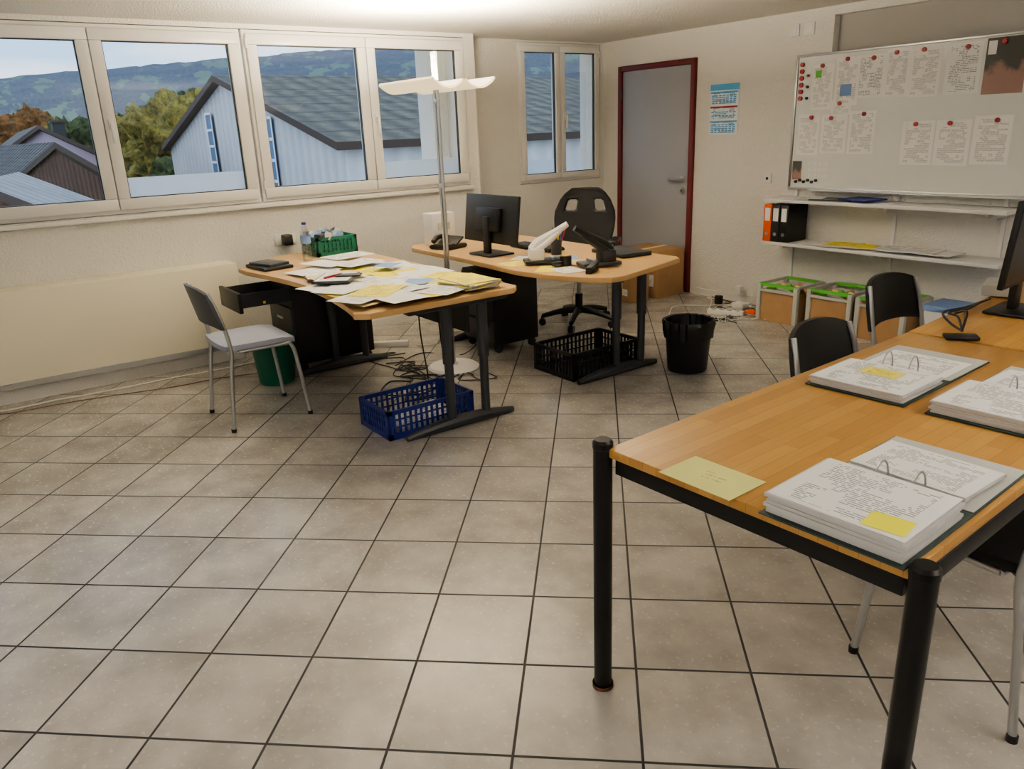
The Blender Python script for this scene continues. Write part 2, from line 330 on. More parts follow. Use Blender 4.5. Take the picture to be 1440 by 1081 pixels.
for q in((-3.81,-3.793),(-1.447,-1.43)): b.bx(q[0],q[1],5.495,5.5295,1.003,1.952,m_chrome,bev=.003)
b.bx(-3.6,-1.9,5.44,5.495,.985,.992,m_white)
b.done()
b=B('pinned_notices');y=5.5035;k=0
def pin(x0,x1,z0,z1,m,mg=True):
    global k;k+=1
    dz=random.uniform(-.010,.010);vs(b,x0,x1,z0+dz,z1+dz,5.5035-.0006*(k%3),m)
    if mg: cx=(x0+x1)/2+random.uniform(-.03,.03);b.cyl((cx,5.503,z1-.02),(cx,5.492,z1-.02),.015,m_redp,seg=14)
for a in((-3.67,-3.49,1.58,1.90),(-3.475,-3.29,1.60,1.93),(-3.31,-3.10,1.63,1.92),(-3.10,-2.93,1.63,1.94),(-2.93,-2.72,1.63,1.94),(-2.69,-2.47,1.62,1.93)): pin(*a,m_txt if random.random()<.6 else m_txt2)
pin(-2.45,-2.21,1.61,1.94,m_post);pin(-2.18,-1.98,1.62,1.93,m_txt)
vs(b,-2.44,-2.39,1.85,1.93,5.5010,m_pap);vs(b,-3.43,-3.34,1.66,1.74,5.5012,m_bpap);vs(b,-3.64,-3.59,1.80,1.85,5.5012,m_lgreen)
for a in((-3.76,-3.575,1.24,1.54),(-3.56,-3.35,1.25,1.53),(-3.335,-3.13,1.25,1.55),(-2.93,-2.71,1.18,1.47),(-2.70,-2.475,1.18,1.47),(-2.46,-2.23,1.18,1.48),(-3.49,-3.33,1.53,1.63)): pin(*a,m_txt)
for j in range(6): b.cyl((-3.755,5.504,1.90-.048*j),(-3.755,5.49,1.90-.048*j),.017,m_redp,seg=14)
for j in range(3): b.cyl((-3.70,5.504,1.82-.08*j),(-3.70,5.49,1.82-.08*j),.010,m_blackm if j else m_redp,seg=14)
for j in range(6): b.cyl((-3.74+.035*j,5.504,1.045+.012*(j%2)),(-3.74+.035*j,5.49,1.045+.012*(j%2)),.011,m_black,seg=12)
vs(b,-3.78,-3.70,1.06,1.2,5.503,m_post)
for r_ in range(3):
    for c_ in range(2): vs(b,-3.64+.09*c_,-3.575+.09*c_,1.08+.045*r_,1.105+.045*r_,5.504,m_txt2)
b.done()
b=B('mounted_shelf')
for z in(.905,.575): b.bx(-3.84,-2.08,5.24,5.525,z,z+.025,m_white,bev=.003)
for x in(-3.74,-2.92,-2.2):
    b.bx(x-.012,x+.012,5.512,5.529,.27,.98,m_white)
    for z in(.905,.575): b.prism([(x-.01,5.26),(x+.01,5.26),(x+.01,5.51),(x-.01,5.51)],z-.012,z-.001,m_white);b.bx(x-.008,x+.008,5.38,5.512,z-.04,z-.012,m_white)
b.done()
def lever_file(name,x,m):
    b=B(name);w=.07;b.bx(x,x+w,5.25,5.505,.6015,.885,m,bev=.003);b.bx(x+.012,x+w-.012,5.2475,5.251,.76,.86,m_pap);b.cyl((x+w/2,5.251,.66),(x+w/2,5.246,.66),.014,m_chrome)
    b.done()
lever_file('orange_lever_arch_file',-3.835,m_orange);lever_file('black_lever_arch_file',-3.76,m_black);lever_file('black_lever_arch_file',-3.685,m_black)
b=B('folder_stack');b.box((-3.32,5.37,.937),(.3,.2,.008),m_dark,rot=(0,0,.2));b.box((-3.1,5.38,.947),(.26,.2,.01),m_blue,rot=(0,0,-.25));b.sheet(-3.5,5.36,.938,.2,.2,.3,m_txt2,.004);b.done()
b=B('loose_shelf_papers')
for i,(x,m) in enumerate(((-3.42,m_txt),(-3.36,m_yel),(-3.2,m_ytxt),(-3.08,m_yel),(-2.8,m_txt2),(-2.5,m_pap),(-2.62,m_txt))): b.sheet(x,5.36,.602+.003*i,.24,.22,random.uniform(-.3,.3),m,.004 if i%2 else .010)
b.done()
# ------------------------------------------------------------------ desks
def tleg(b,x,ya,yb,c1,c2,zt):
    n=14;L=[]
    for i in range(n+1):
        t=i/n;L.append((x,ya+(yb-ya)*t,.016+.022*math.sin(math.pi*t)))
    b.tube(L,[.016+.020*math.sin(math.pi*i/n) for i in range(n+1)],m_dark,10)
    for c in(c1,c2):
        b.cyl((x,c,.03),(x,c,zt-.03),.024,m_dark);b.cyl((x,c,zt*.52),(x,c,zt-.03),.031,m_dark)
    b.bx(x-.03,x+.03,ya+.05,yb-.02,zt-.045,zt-.003,m_dark,bev=.008)
DZ=.735
b=B('office_desk')
p=[(-5.05,1.47)]+[(-4.9+i*.13,1.47+.09*math.sin(math.pi*i/12)) for i in range(0,13)]+[(-3.26,1.44),(-3.215,1.50),(-3.21,2.33),(-3.26,2.38),(-5.36,2.38),(-5.40,2.34),(-5.40,1.86)]
b.prism(p,DZ-.028,DZ,m_desk,bev=.003)
tleg(b,-3.34,1.70,2.38,1.98,2.20,DZ-.028);tleg(b,-4.84,1.72,2.36,1.98,2.20,DZ-.028)
b.bx(-4.84,-3.34,2.06,2.12,DZ-.075,DZ-.03,m_dark);b.bx(-4.8,-3.38,2.13,2.15,.50,.66,m_black);b.done()
b=B('office_desk')
p=[(-4.95,2.69),(-4.2,2.68),(-3.62,2.64),(-3.35,2.68),(-3.12,2.78),(-3.04,2.86),(-3.03,2.95),(-3.20,3.58),(-3.26,3.62),(-5.05,3.62),(-5.08,3.58),(-5.08,2.77)]
b.prism(p,DZ-.028,DZ,m_desk,bev=.003)
tleg(b,-3.44,2.96,3.64,3.28,3.50,DZ-.028);tleg(b,-4.87,2.9,3.56,3.2,3.42,DZ-.028);b.bx(-4.85,-3.44,3.38,3.43,DZ-.075,DZ-.03,m_dark);b.done()
b=B('drawer_pedestal');b.bx(-5.30,-4.90,1.74,2.3,.06,.62,m_black,bev=.005)
b.bx(-5.27,-4.93,1.42,1.74,.50,.508,m_black);b.bx(-5.28,-5.268,1.42,1.74,.5,.59,m_dark);b.bx(-4.932,-4.92,1.42,1.74,.5,.59,m_dark);b.bx(-5.30,-4.90,1.395,1.42,.47,.60,m_black,bev=.004)
b.bx(-5.30,-4.90,1.72,1.74,.09,.45,m_dark,bev=.004);b.bx(-5.15,-5.05,1.712,1.722,.36,.375,m_chrome)
for i in range(9): b.box((-5.22+.033*i,1.5+.02*(i%5),.52),(.016,.08,.016),(m_pap,m_redp,m_chrome,m_yel,m_blue)[i%5],rot=(0,0,i))
for x in(-5.26,-4.94):
    for y in(1.78,2.26): b.cyl((x-.01,y,.03),(x+.01,y,.03),.03,m_dark)
b.done()
b=B('drawer_pedestal');b.bx(-4.75,-4.35,2.98,3.36,.06,.58,m_black,bev=.005)
for z in(.08,.25,.42): b.bx(-4.74,-4.36,2.965,2.98,z,z+.15,m_dark,bev=.004)
for x in(-4.72,-4.38):
    for y in(3.02,3.32): b.cyl((x-.01,y,.03),(x+.01,y,.03),.03,m_dark)
b.done()
b=B('paper_sheets');z=DZ+.001
L=[(-4.6,2.15,.1,m_txt),(-4.4,2.2,-.2,m_pap),(-4.15,2.22,.3,m_txt2),(-4.45,1.95,.5,m_yel),(-4.25,1.98,.2,m_ytxt),(-4.05,2.1,-.1,m_yel),(-4.0,1.85,.25,m_txt2),(-3.95,2.22,0,m_pap),(-3.75,2.2,.4,m_ytxt),(-3.8,2.0,.1,m_txt),(-3.7,2.05,-.2,m_bpap),(-4.5,1.76,.2,m_pap),(-4.3,1.74,-.3,m_txt),(-3.85,1.72,.2,m_txt2),(-3.6,1.75,-.1,m_txt),(-3.65,1.9,.3,m_pap),(-3.5,1.95,.1,m_ytxt),(-3.42,1.62,.25,m_cream),(-3.62,1.6,.12,m_yel),(-3.35,1.78,-.15,m_yel),(-3.9,1.6,.3,m_pap),(-3.38,1.95,.4,m_txt2),(-4.5,2.05,.3,m_txt),(-4.15,1.75,.1,m_cream),(-4.62,1.9,.3,m_pap),(-3.75,1.62,.5,m_pap),(-3.62,1.98,.9,m_bpap),(-3.55,1.82,.2,m_txt),(-4.22,2.12,.6,m_bpap),(-3.45,1.58,.45,m_txt),(-3.33,1.70,.1,m_pap),(-3.52,1.70,.7,m_ytxt),(-4.75,2.1,.2,m_txt2)]
for i,(x,y,a,m) in enumerate(L): b.sheet(x,y,z+.0012*i,.21 if m!=m_bpap else .12,.297 if m!=m_bpap else .16,a+(math.pi/2 if i%3==0 else 0),m)
for i in range(7): b.sheet(-3.40+.01*(i%3),2.17-.01*(i%2),z+.012+.005*i,.27,.21,.15*(i%3),m_yel if i%2 else m_ytxt,.004)
b.done()
b=B('notebook');b.box((-3.98,1.68,DZ+.046),(.2,.27,.014),m_dark,rot=(0,0,.9),bev=.002);b.sheet(-3.98,1.68,DZ+.0535,.18,.25,.9,m_txt2);b.box((-3.98,1.66,DZ+.060),(.012,.13,.01),m_redp,rot=(0,0,.4));b.box((-3.95,1.74,DZ+.058),(.07,.14,.008),m_black,rot=(0,0,-.6),bev=.003);b.done()
b=B('document_tray');b.box((-4.92,1.63,DZ+.012),(.28,.20,.02),m_black,rot=(0,0,.1),bev=.006);b.box((-4.92,1.63,DZ+.03),(.22,.15,.018),m_dark,rot=(0,0,.3),bev=.004);b.done()
def bottle(name,x,y,z,r=.034,h=.25):
    b=B(name,(x,y,z));b.lathe([(.001,.002),(r*.9,.002),(r,.02),(r,h*.35),(r*.92,h*.4),(r,h*.45),(r,h*.66),(r*.45,h*.88),(.012,h*.92),(.012,h*.97)],m_pet,seg=20)
    b.lathe([(.015,h*.94),(.015,h),(.001,h)],m_blue,seg=16);b.lathe([(r*1.01,h*.45),(r*1.01,h*.64)],m_bpap,seg=20);b.done()
bottle('water_bottle',-5.02,1.93,DZ+.002)
bottle('water_bottle',-4.95,3.3,DZ+.002,.038,.29)
def crate(name,x0,x1,y0,y1,z,h,m,nx=7,ny=10):
    b=B(name);b.bx(x0,x1,y0,y1,z,z+.008,m)
    for zz in(z+.008,z+h-.022): 
        for (p,q,r_,s_) in((x0,x1,y0,y0+.012),(x0,x1,y1-.012,y1),(x0,x0+.012,y0,y1),(x1-.012,x1,y0,y1)): b.bx(p,q,r_,s_,zz,zz+.022,m)
    for zz in(z+h*.38,z+h*.64):
        for (p,q,r_,s_) in((x0,x1,y0+.002,y0+.008),(x0,x1,y1-.008,y1-.002),(x0+.002,x0+.008,y0,y1),(x1-.008,x1-.002,y0,y1)): b.bx(p,q,r_,s_,zz,zz+.008,m)
    for i in range(nx+1):
        x=x0+.006+(x1-x0-.012)*i/nx
        for y in(y0+.005,y1-.005): b.bx(x-.006,x+.006,y-.004,y+.004,z,z+h-.01,m)
    for i in range(ny+1):
        y=y0+.006+(y1-y0-.012)*i/ny
        for x in(x0+.005,x1-.005): b.bx(x-.004,x+.004,y-.006,y+.006,z,z+h-.01,m)
    for x in(x0,x1):
        for y in(y0,y1): b.bx(min(x,x+(.03 if x==x0 else -.03)),max(x,x+(.03 if x==x0 else -.03)),min(y,y+(.03 if y==y0 else -.03)),max(y,y+(.03 if y==y0 else -.03)),z,z+h,m,bev=.004)
    return b
b=crate('green_crate',-5.34,-5.06,2.02,2.32,DZ+.001,.13,m_green);b.bx(-5.33,-5.07,2.03,2.31,DZ+.01,DZ+.10,m_green)
for i in range(14): b.box((-5.30+.07*(i%4),2.06+.065*(i//4),DZ+.13),(.05,.05,.05),(m_dark,m_covi,m_bpap)[i%3],rot=(.3*i,.5*i,i))
b.done()
b=crate('blue_crate',-3.74,-3.40,1.63,2.16,.001,.16,m_blue,12,16);b.sheet(-3.58,1.9,.011,.25,.4,.1,m_txt2,.03);b.done()
b=crate('black_crate',-3.90,-3.50,2.97,3.55,.001,.18,m_black,12,16);b.done()
def monitor(name,x,y,z,rot,w=.54,h=.32,lift=.1,tilt=-.12):
    b=B(name,(x,y,z),rot);cz=lift+h/2
    b.box((0,0,.006),(.24,.2,.012),m_black,bev=.004);b.box((0,-.03,.13),(.06,.03,.24),m_black,bev=.006)
    b.box((0,.012,cz),(w,.022,h),m_black,rot=(tilt,0,0),bev=.006);b.box((0,-.012,cz),(w*.45,.035,h*.5),m_blackm,rot=(tilt,0,0),bev=.012)
    b.box((0,.0245,cz+.003),(w-.02,.001,h-.02),m_blackm,rot=(tilt,0,0));b.done()
monitor('computer_monitor',-4.24,2.90,DZ+.002,.02,.58,.31,.075)
b=B('white_router_box');b.box((-4.93,2.92,DZ+.118),(.13,.19,.23),m_white,bev=.006);b.box((-4.862,2.92,DZ+.14),(.004,.1,.05),m_covi);b.done()
b=B('desk_phone',(-4.72,2.86,DZ+.002),.3);b.prism([(-.09,-.1),(.09,-.1),(.09,.1),(-.09,.1)],0,.03,m_black,.006);b.box((0,.03,.05),(.17,.1,.015),m_black,rot=(.5,0,0),bev=.004);b.tube([(-.07,-.08,.05),(-.075,-.03,.075),(-.075,.04,.075),(-.07,.09,.06)],.018,m_black,10,4)
b.box((.03,-.04,.033),(.09,.09,.006),m_dark);b.box((.03,.05,.062),(.07,.035,.004),m_covi,rot=(.5,0,0));b.done()
b=B('computer_keyboard',(-4.2,3.25,DZ+.002),0);b.box((0,0,.01),(.44,.14,.018),m_black,bev=.005)
for i in range(14):
    for j in range(5): b.box((-.2+i*.031,-.052+j*.026,.022),(.024,.02,.008),m_dark)
b.done()
def punch(name,x,y,rot,m):
    b=B(name,(x,y,DZ+.008),rot);b.box((0,0,.012),(.13,.24,.022),m_dark,bev=.006);b.box((0,.045,.055),(.12,.09,.075),m,bev=.015)
    b.tube([(0,.06,.08),(0,.03,.12),(0,-.06,.17),(0,-.15,.225)],[.038,.017],m,10,4);b.tube([(-.035,.06,.07),(-.03,-.03,.13),(0,-.10,.185)],.018,m,8,3);b.tube([(.035,.06,.07),(.03,-.03,.13),(0,-.10,.185)],.018,m,8,3)
    b.box((0,-.05,.03),(.12,.012,.012),m_chrome);b.done()
punch('hole_punch',-3.68,2.90,R(150),m_pvc);punch('hole_punch',-3.36,3.06,R(-20),m_black)
b=B('laptop',(-3.6,3.47,DZ+.002),-.15);b.box((0,0,.009),(.34,.23,.016),m_black,bev=.004);b.box((0,0,.021),(.34,.23,.006),m_dark,bev=.002);b.done()
b=B('paper_sheets')
for i,(x,y,m) in enumerate(((-3.82,2.8,m_ytxt),(-3.5,2.80,m_yel),(-3.4,2.85,m_txt),(-3.9,2.95,m_txt),(-3.75,3.1,m_bpap),(-3.55,3.05,m_cream))): b.sheet(x,y,DZ+.001+.001*i,.15,.2,i*.7,m)
b.done()
b=B('tape_dispenser');b.cyl((-3.52,2.94,DZ+.007),(-3.52,2.94,DZ+.06),.035,m_black);b.cyl((-3.52,2.94,DZ+.061),(-3.52,2.94,DZ+.066),.02,m_yel);b.box((-3.52,2.88,DZ+.02),(.04,.07,.026),m_black,bev=.005);b.done()
b=B('pen_cup');b.lathe([(.001,0),(.033,0),(.037,.1),(.034,.1),(.03,.005),(.001,.005)],m_dark,(-3.9,3.18,DZ+.001))
for i in range(5): b.cyl((-3.9+.01*i-.02,3.18,DZ+.02),(-3.93+.02*i,3.18+.01*i,DZ+.17),.004,(m_blue,m_redp,m_yel)[i%3],seg=6)
b.done()
b=B('stapler',(-3.24,2.90,DZ+.001),.5);b.box((0,0,.008),(.035,.13,.014),m_black,bev=.004);b.box((0,0,.035),(.035,.13,.022),m_dark,rot=(.12,0,0),bev=.006);b.box((0,-.055,.022),(.03,.02,.03),m_black);b.done()
def floor_lamp(x,y,rot,pw,c=(1,.93,.84)):
    b=B('floor_lamp',(x,y,0),rot)
    b.lathe([(.001,.0),(.17,.0),(.175,.012),(.16,.024),(.03,.03),(.03,.05),(.001,.05)],m_white,seg=40)
    for d in(-.018,.018): b.cyl((d,0,.03),(d,0,1.97),.009,m_chrome,seg=10)
    for z in(.6,1.2,1.70,1.965): b.box((0,0,z),(.05,.02,.03),m_chrome,bev=.004)
    for sy in(-1,1):
        def f(u,v,sy=sy):
            t=-1+2*u;a=v
            return (t*.33,sy*(.012+.20*a),1.750+.046*(2*a-1)**2+.012*a)
        def f2(u,v,sy=sy):
            x_,y_,z_=f(u,v);return(x_*.985,y_*.99,z_+.012)
        b.grid(f,16,12,m_glow);b.grid(f2,16,12,m_white)
        for e in(0,1):
            vs_=[f(e,j/12) for j in range(13)];ws=[f2(e,j/12) for j in range(13)]
            for j in range(12): b.face([vs_[j],vs_[j+1],ws[j+1],ws[j]],m_glow)
        for j in range(16): b.face([f(j/16,1),f((j+1)/16,1),f2((j+1)/16,1),f2(j/16,1)],m_glow)
    b.box((0,0,1.79),(.5,.03,.02),m_white,bev=.004)
    o=b.done()
    for sy in(-.11,.11):
        l=bpy.data.lights.new('lamp_tube','AREA');l.shape='RECTANGLE';l.size=.48;l.size_y=.1;l.energy=pw;l.color=c
        lo=bpy.data.objects.new('lamp_tube',l);bpy.context.collection.objects.link(lo);lo.parent=o;lo.location=(0,sy,1.82);lo.rotation_euler=(math.pi,0,0)
floor_lamp(-4.29,2.58,0,92,(1,.85,.62))
floor_lamp(.75,2.6,0,64)
floor_lamp(-1.3,-1.5,0,54)  # unseen third lamp, added out of view to brighten the room
# ------------------------------------------------------------------ seating
def chair(name,x,y,rot,ms,mb,top=.80):
    b=B(name,(x,y,0),rot)
    for s in(-1,1):
        b.tube([(s*.21,.22,.006),(s*.20,.19,.3),(s*.195,.165,.425),(s*.19,.10,.435),(s*.19,-.12,.435)],.011,m_chrome,10,4)
        b.tube([(s*.21,-.22,.006),(s*.20,-.185,.3),(s*.195,-.165,.46),(s*.19,-.20,.65),(s*.175,-.235,top-.03)],.011,m_chrome,10,4)
        for y_ in(.22,-.22): b.cyl((s*.21,y_,0),(s*.21,y_,.02),.014,m_black,seg=10)
    b.tube([(-.19,-.12,.43),(.19,-.12,.43)],.009,m_chrome);b.tube([(-.19,.14,.43),(.19,.14,.43)],.009,m_chrome)
    def f(u,v,dz=0):
        X=-1+2*u;Y=-1+2*v;e=1-.06*Y*Y;return(X*.205*e,Y*.20*(1-.05*X*X),.462+dz+.006*X*X-.03*max(0,Y-.6))
    b.grid(lambda u,v:f(u,v,.008),10,10,ms);b.grid(lambda u,v:f(u,v,-.02),10,10,ms)
    for i in range(10):
        for e in(0,1):
            b.face([f(e,i/10,.008),f(e,(i+1)/10,.008),f(e,(i+1)/10,-.02),f(e,i/10,-.02)],ms);b.face([f(i/10,e,.008),f((i+1)/10,e,.008),f((i+1)/10,e,-.02),f(i/10,e,-.02)],ms)
    def g(u,v,d=0):
        X=-1+2*u;hw=.205*(1-.10*v*v);zz=top-.21+.21*v-.035*abs(X)**3*v-.02*(abs(X)**3)*(v-1)*-1;yy=-.20-.05*v-.045*(1-X*X)+d;return(X*hw,yy,zz)
    n=12
    b.grid(lambda u,v:g(u,v),n,6,mb);b.grid(lambda u,v:g(u,v,.018),n,6,mb)
    for i in range(n):
        for e in(0,1): b.face([g(i/n,e),g((i+1)/n,e),g((i+1)/n,e,.018),g(i/n,e,.018)],mb)
    for i in range(6):
        for e in(0,1): b.face([g(e,i/6),g(e,(i+1)/6),g(e,(i+1)/6,.018),g(e,i/6,.018)],mb)
    bmesh.ops.remove_doubles(b.bm,verts=b.bm.verts,dist=.0004)
    b.done(50)
chair('visitor_chair',-4.31,1.26,0,m_gseat,m_gback)
chair('visitor_chair',-1.34,2.55,R(-90),m_fab,m_black,.80)
chair('visitor_chair',-1.60,3.50,R(-94),m_fab,m_black,.81)
chair('visitor_chair',-.76,2.12,R(88),m_fab,m_black,.80)
def office_chair(x,y,rot):
    b=B('office_chair',(x,y,0),rot)
    for i in range(5):
        a=i*2*math.pi/5+.3;c,s=math.cos(a),math.sin(a)
        b.tube([(0,0,.12),(c*.15,s*.15,.11),(c*.30,s*.30,.075)],[.03,.018],m_black,10,3)
        for d in(-.014,.014): b.cyl((c*.30-s*(d-.008),s*.30+c*(d-.008),.028),(c*.30-s*(d+.008),s*.30+c*(d+.008),.028),.028,m_black,seg=16)
        b.cyl((c*.3,s*.3,.03),(c*.3,s*.3,.08),.01,m_black,seg=8)
    b.cyl((0,0,.09),(0,0,.25),.03,m_black);b.cyl((0,0,.25),(0,0,.44),.018,m_chrome);b.box((0,0,.44),(.2,.26,.04),m_black,bev=.01);b.cyl((.1,0,.44),(.26,.02,.43),.007,m_black,seg=8)
    b.box((0,.02,.50),(.38,.48,.10),m_fab,bev=.035)
    for s in(-1,1): b.box((s*.21,.03,.52),(.1,.44,.11),m_fab,rot=(0,-s*.35,0),bev=.035)
    Zs=[0,.06,.14,.24,.31,.37,.46,.51,.55];Wd=[.19,.20,.225,.245,.25,.245,.205,.165,.11]
    Xs=[-1,-.86,-.70,-.32,-.14,.14,.32,.70,.86,1]
    def P(i,j,d):
        w=Wd[j];X=Xs[i];zz=.50+Zs[j];return(X*w,-.24-.10*Zs[j]/.57*1.2+.05*X*X+d-.012,zz)
    hole=lambda i,j:j==5 and i in(2,6)
    T=.05;i_=b.mi(m_fab);fr=[[b.bm.verts.new(P(i,j,T/2)) for j in range(9)] for i in range(10)];bk=[[b.bm.verts.new(P(i,j,-T/2)) for j in range(9)] for i in range(10)]
    ok=lambda i,j:0<=i<9 and 0<=j<8 and not hole(i,j)
    new=[]
    for i in range(9):
        for j in range(8):
            if not ok(i,j): continue
            new.append(b.bm.faces.new((fr[i][j],fr[i+1][j],fr[i+1][j+1],fr[i][j+1])));new.append(b.bm.faces.new((bk[i][j],bk[i][j+1],bk[i+1][j+1],bk[i+1][j])))
            for (di,dj,a,c) in((-1,0,(i,j),(i,j+1)),(1,0,(i+1,j),(i+1,j+1)),(0,-1,(i,j),(i+1,j)),(0,1,(i,j+1),(i+1,j+1))):
                if not ok(i+di,j+dj): new.append(b.bm.faces.new((fr[a[0]][a[1]],fr[c[0]][c[1]],bk[c[0]][c[1]],bk[a[0]][a[1]])))
    for f in new: f.material_index=i_
    es=list({e for f in new for e in f.edges});bmesh.ops.recalc_face_normals(b.bm,faces=new)
    bmesh.ops.bevel(b.bm,geom=[e for e in es if len(e.link_faces)==2 and e.calc_face_angle(0)>1.0],offset=.010,segments=3,affect='EDGES')
    b.box((0,-.20,.47),(.12,.1,.05),m_black,bev=.01)
    for s in(-1,1):
        b.tube([(s*.2,.0,.45),(s*.29,.0,.47),(s*.29,.0,.66)],.016,m_black,8,3);b.box((s*.29,.02,.675),(.07,.25,.03),m_black,bev=.012)
    b.done(50)
office_chair(-4.63,4.00,R(218))
# ------------------------------------------------------------------ bins, boxes, floor things
b=B('waste_bin',(-3.21,3.69,0));b.lathe([(.001,.003),(.120,.003),(.125,.01),(.148,.30),(.155,.31),(.145,.31),(.12,.02),(.001,.02)],m_black,seg=36)
b.lathe([(.152,.22),(.161,.27),(.165,.315),(.158,.335),(.145,.33),(.135,.28),(.12,.2),(.001,.16)],m_blackm,seg=44,wob=.010);b.done()
b=B('green_waste_bin',(-4.84,1.555,0));b.lathe([(.001,.003),(.105,.003),(.115,.02),(.14,.30),(.145,.31),(.135,.31),(.11,.02),(.001,.02)],m_green,seg=36);b.done()
def cardbox(x,y,rot,w,d,h):
    b=B('cardboard_box',(x,y,.001),rot);b.box((0,0,h/2),(w,d,h),m_card,bev=.003);b.box((0,0,h+.0008),(.05,d,.001),m_cream);b.box((0,-d/2-.0008,h-.06),(.05,.001,.12),m_cream)
    b.face([(w*.1,-d/2-.002,h*.25),(w*.38,-d/2-.002,h*.25),(w*.38,-d/2-.002,h*.5),(w*.1,-d/2-.002,h*.5)],m_txt2);b.box((w*.0,-d/2-.001,h*.78),(.08,.002,.025),m_dark)
    b.done()
cardbox(-5.04,5.27,.05,.44,.36,.43);cardbox(-4.98,4.92,-.1,.26,.22,.24)
for x,yy in((-3.56,5.28),(-3.15,5.33),(-2.74,5.30)):
    b=B('harvest_crate');y0,y1,x0,x1,h=yy-.17,yy+.17,x-.165,x+.165,.29
    b.bx(x0,x1,y0,y1,.001,.02,m_card)
    for q in((x0,x1,y0,y0+.008),(x0,x1,y1-.008,y1),(x0,x0+.008,y0+.009,y1-.009),(x1-.008,x1,y0+.009,y1-.009)): b.bx(*q,.02,h-.06,m_card)
    for xx in(x0,x1):
        for y_ in(y0,y1): b.box((xx,y_,h/2+.005),(.034,.034,h),m_covi,bev=.004)
    for y_ in(y0,y1): b.box((x,y_,h),(x1-x0,.022,.022),m_lgreen);b.box((x,y_-.004,h-.045),(x1-x0,.02,.02),m_covi)
    for xx in(x0,x1): b.box((xx,(y0+y1)/2,h),(.02,y1-y0,.02),m_covi)
    b.bx(x0+.01,x1-.01,y0+.01,y1-.01,.03,.2,m_card)
    for i in range(7): b.box((x0+.05+.035*i,y0+.1+.05*(i%3),.235),(.05,.12,.04),(m_lgreen,m_card,m_cream,m_pap)[i%4],rot=(.2*i,.1*i,i*.8),bev=.004)
    b.done()
b=B('white_storage_box');b.bx(-2.48,-2.14,5.2,5.46,.001,.26,m_white,bev=.006);b.bx(-2.49,-2.13,5.19,5.47,.262,.30,m_bpap,bev=.006);b.bx(-2.38,-2.24,5.196,5.199,.09,.17,m_dark);b.done()
b=B('power_strip');b.box((-4.0,5.05,.02),(.3,.06,.04),m_white,rot=(0,0,.4),bev=.006)
for i in range(4): b.box((-4.09+.06*i,5.01+.026*i,.043),(.035,.035,.006),m_covi,rot=(0,0,.4))
b.done()
b=B('charger_clutter');b.box((-4.28,5.3,.045),(.06,.05,.08),m_black,bev=.01);b.box((-4.05,5.3,.03),(.12,.09,.05),m_white,bev=.01);b.box((-3.86,5.2,.02),(.1,.06,.03),m_orange,bev=.005);b.box((-4.2,5.47,.12),(.06,.05,.07),m_white,bev=.01);b.box((-3.9,5.4,.05),(.06,.06,.09),m_white,rot=(0,0,.5),bev=.01);b.box((-3.84,5.32,.02),(.05,.09,.03),m_redp,rot=(0,0,.8),bev=.008);b.done()
def cable(pts,m,r=.004,name='floor_cable'):
    b=B(name);b.tube(pts,r,m,6,6);b.done()
def loose(x0,y0,x1,y1,n,amp,m,z=.006):
    P=[]
    for i in range(n+1):
        t=i/n;P.append((x0+(x1-x0)*t+random.uniform(-amp,amp),y0+(y1-y0)*t+random.uniform(-amp,amp),z+.001*(i%3)))
    return P
for i in range(6): cable(loose(-4.95+.1*i,2.40,-3.95,2.15+.08*i,9,.13,0),m_cable)
cable([(-4.2,2.3,.66),(-4.3,2.35,.3),(-4.15,2.3,.01),(-3.95,2.15,.006),(-4.1,1.95,.006),(-4.3,2.1,.006),(-4.2,2.2,.01)],m_cable,.005)
cable([(-4.1,2.9,.66),(-4.2,2.85,.3),(-4.5,2.8,.01),(-4.75,2.6,.006),(-4.6,2.3,.006)],m_cable)
cable([(-3.9,2.25,.66),(-3.95,2.3,.3),(-4.0,2.35,.01),(-4.1,2.2,.006),(-3.9,2.0,.006),(-3.85,2.2,.006)],m_cable,.005)
for i in range(12): cable(loose(-4.5+.08*i,5.42,-3.75,4.72+.06*i,8,.13,0),m_cable if i%4==1 else m_wcable)
cable([(-4.02,5.51,.06),(-4.1,5.45,.02),(-4.3,5.2,.006),(-4.5,5.0,.006),(-4.3,4.7,.006)],m_wcable,.005)
cable(loose(-5.48,-1.5,-5.4,1.7,14,.03,0),m_wcable,.005);cable(loose(-5.42,-.3,-5.1,1.65,9,.02,0),m_bcable,.003)
cable(loose(-5.3,3.9,-4.9,2.6,8,.08,0),m_wcable,.004)
b=B('power_strip');b.box((-5.1,2.52,.02),(.28,.05,.04),m_white,rot=(0,0,1.0),bev=.006);b.done()
b=B('wall_plug');b.box((-5.70,2.05,.80),(.07,.07,.08),m_black,bev=.01);b.box((-5.742,2.05,.80),(.014,.16,.08),m_white,bev=.003);b.done()
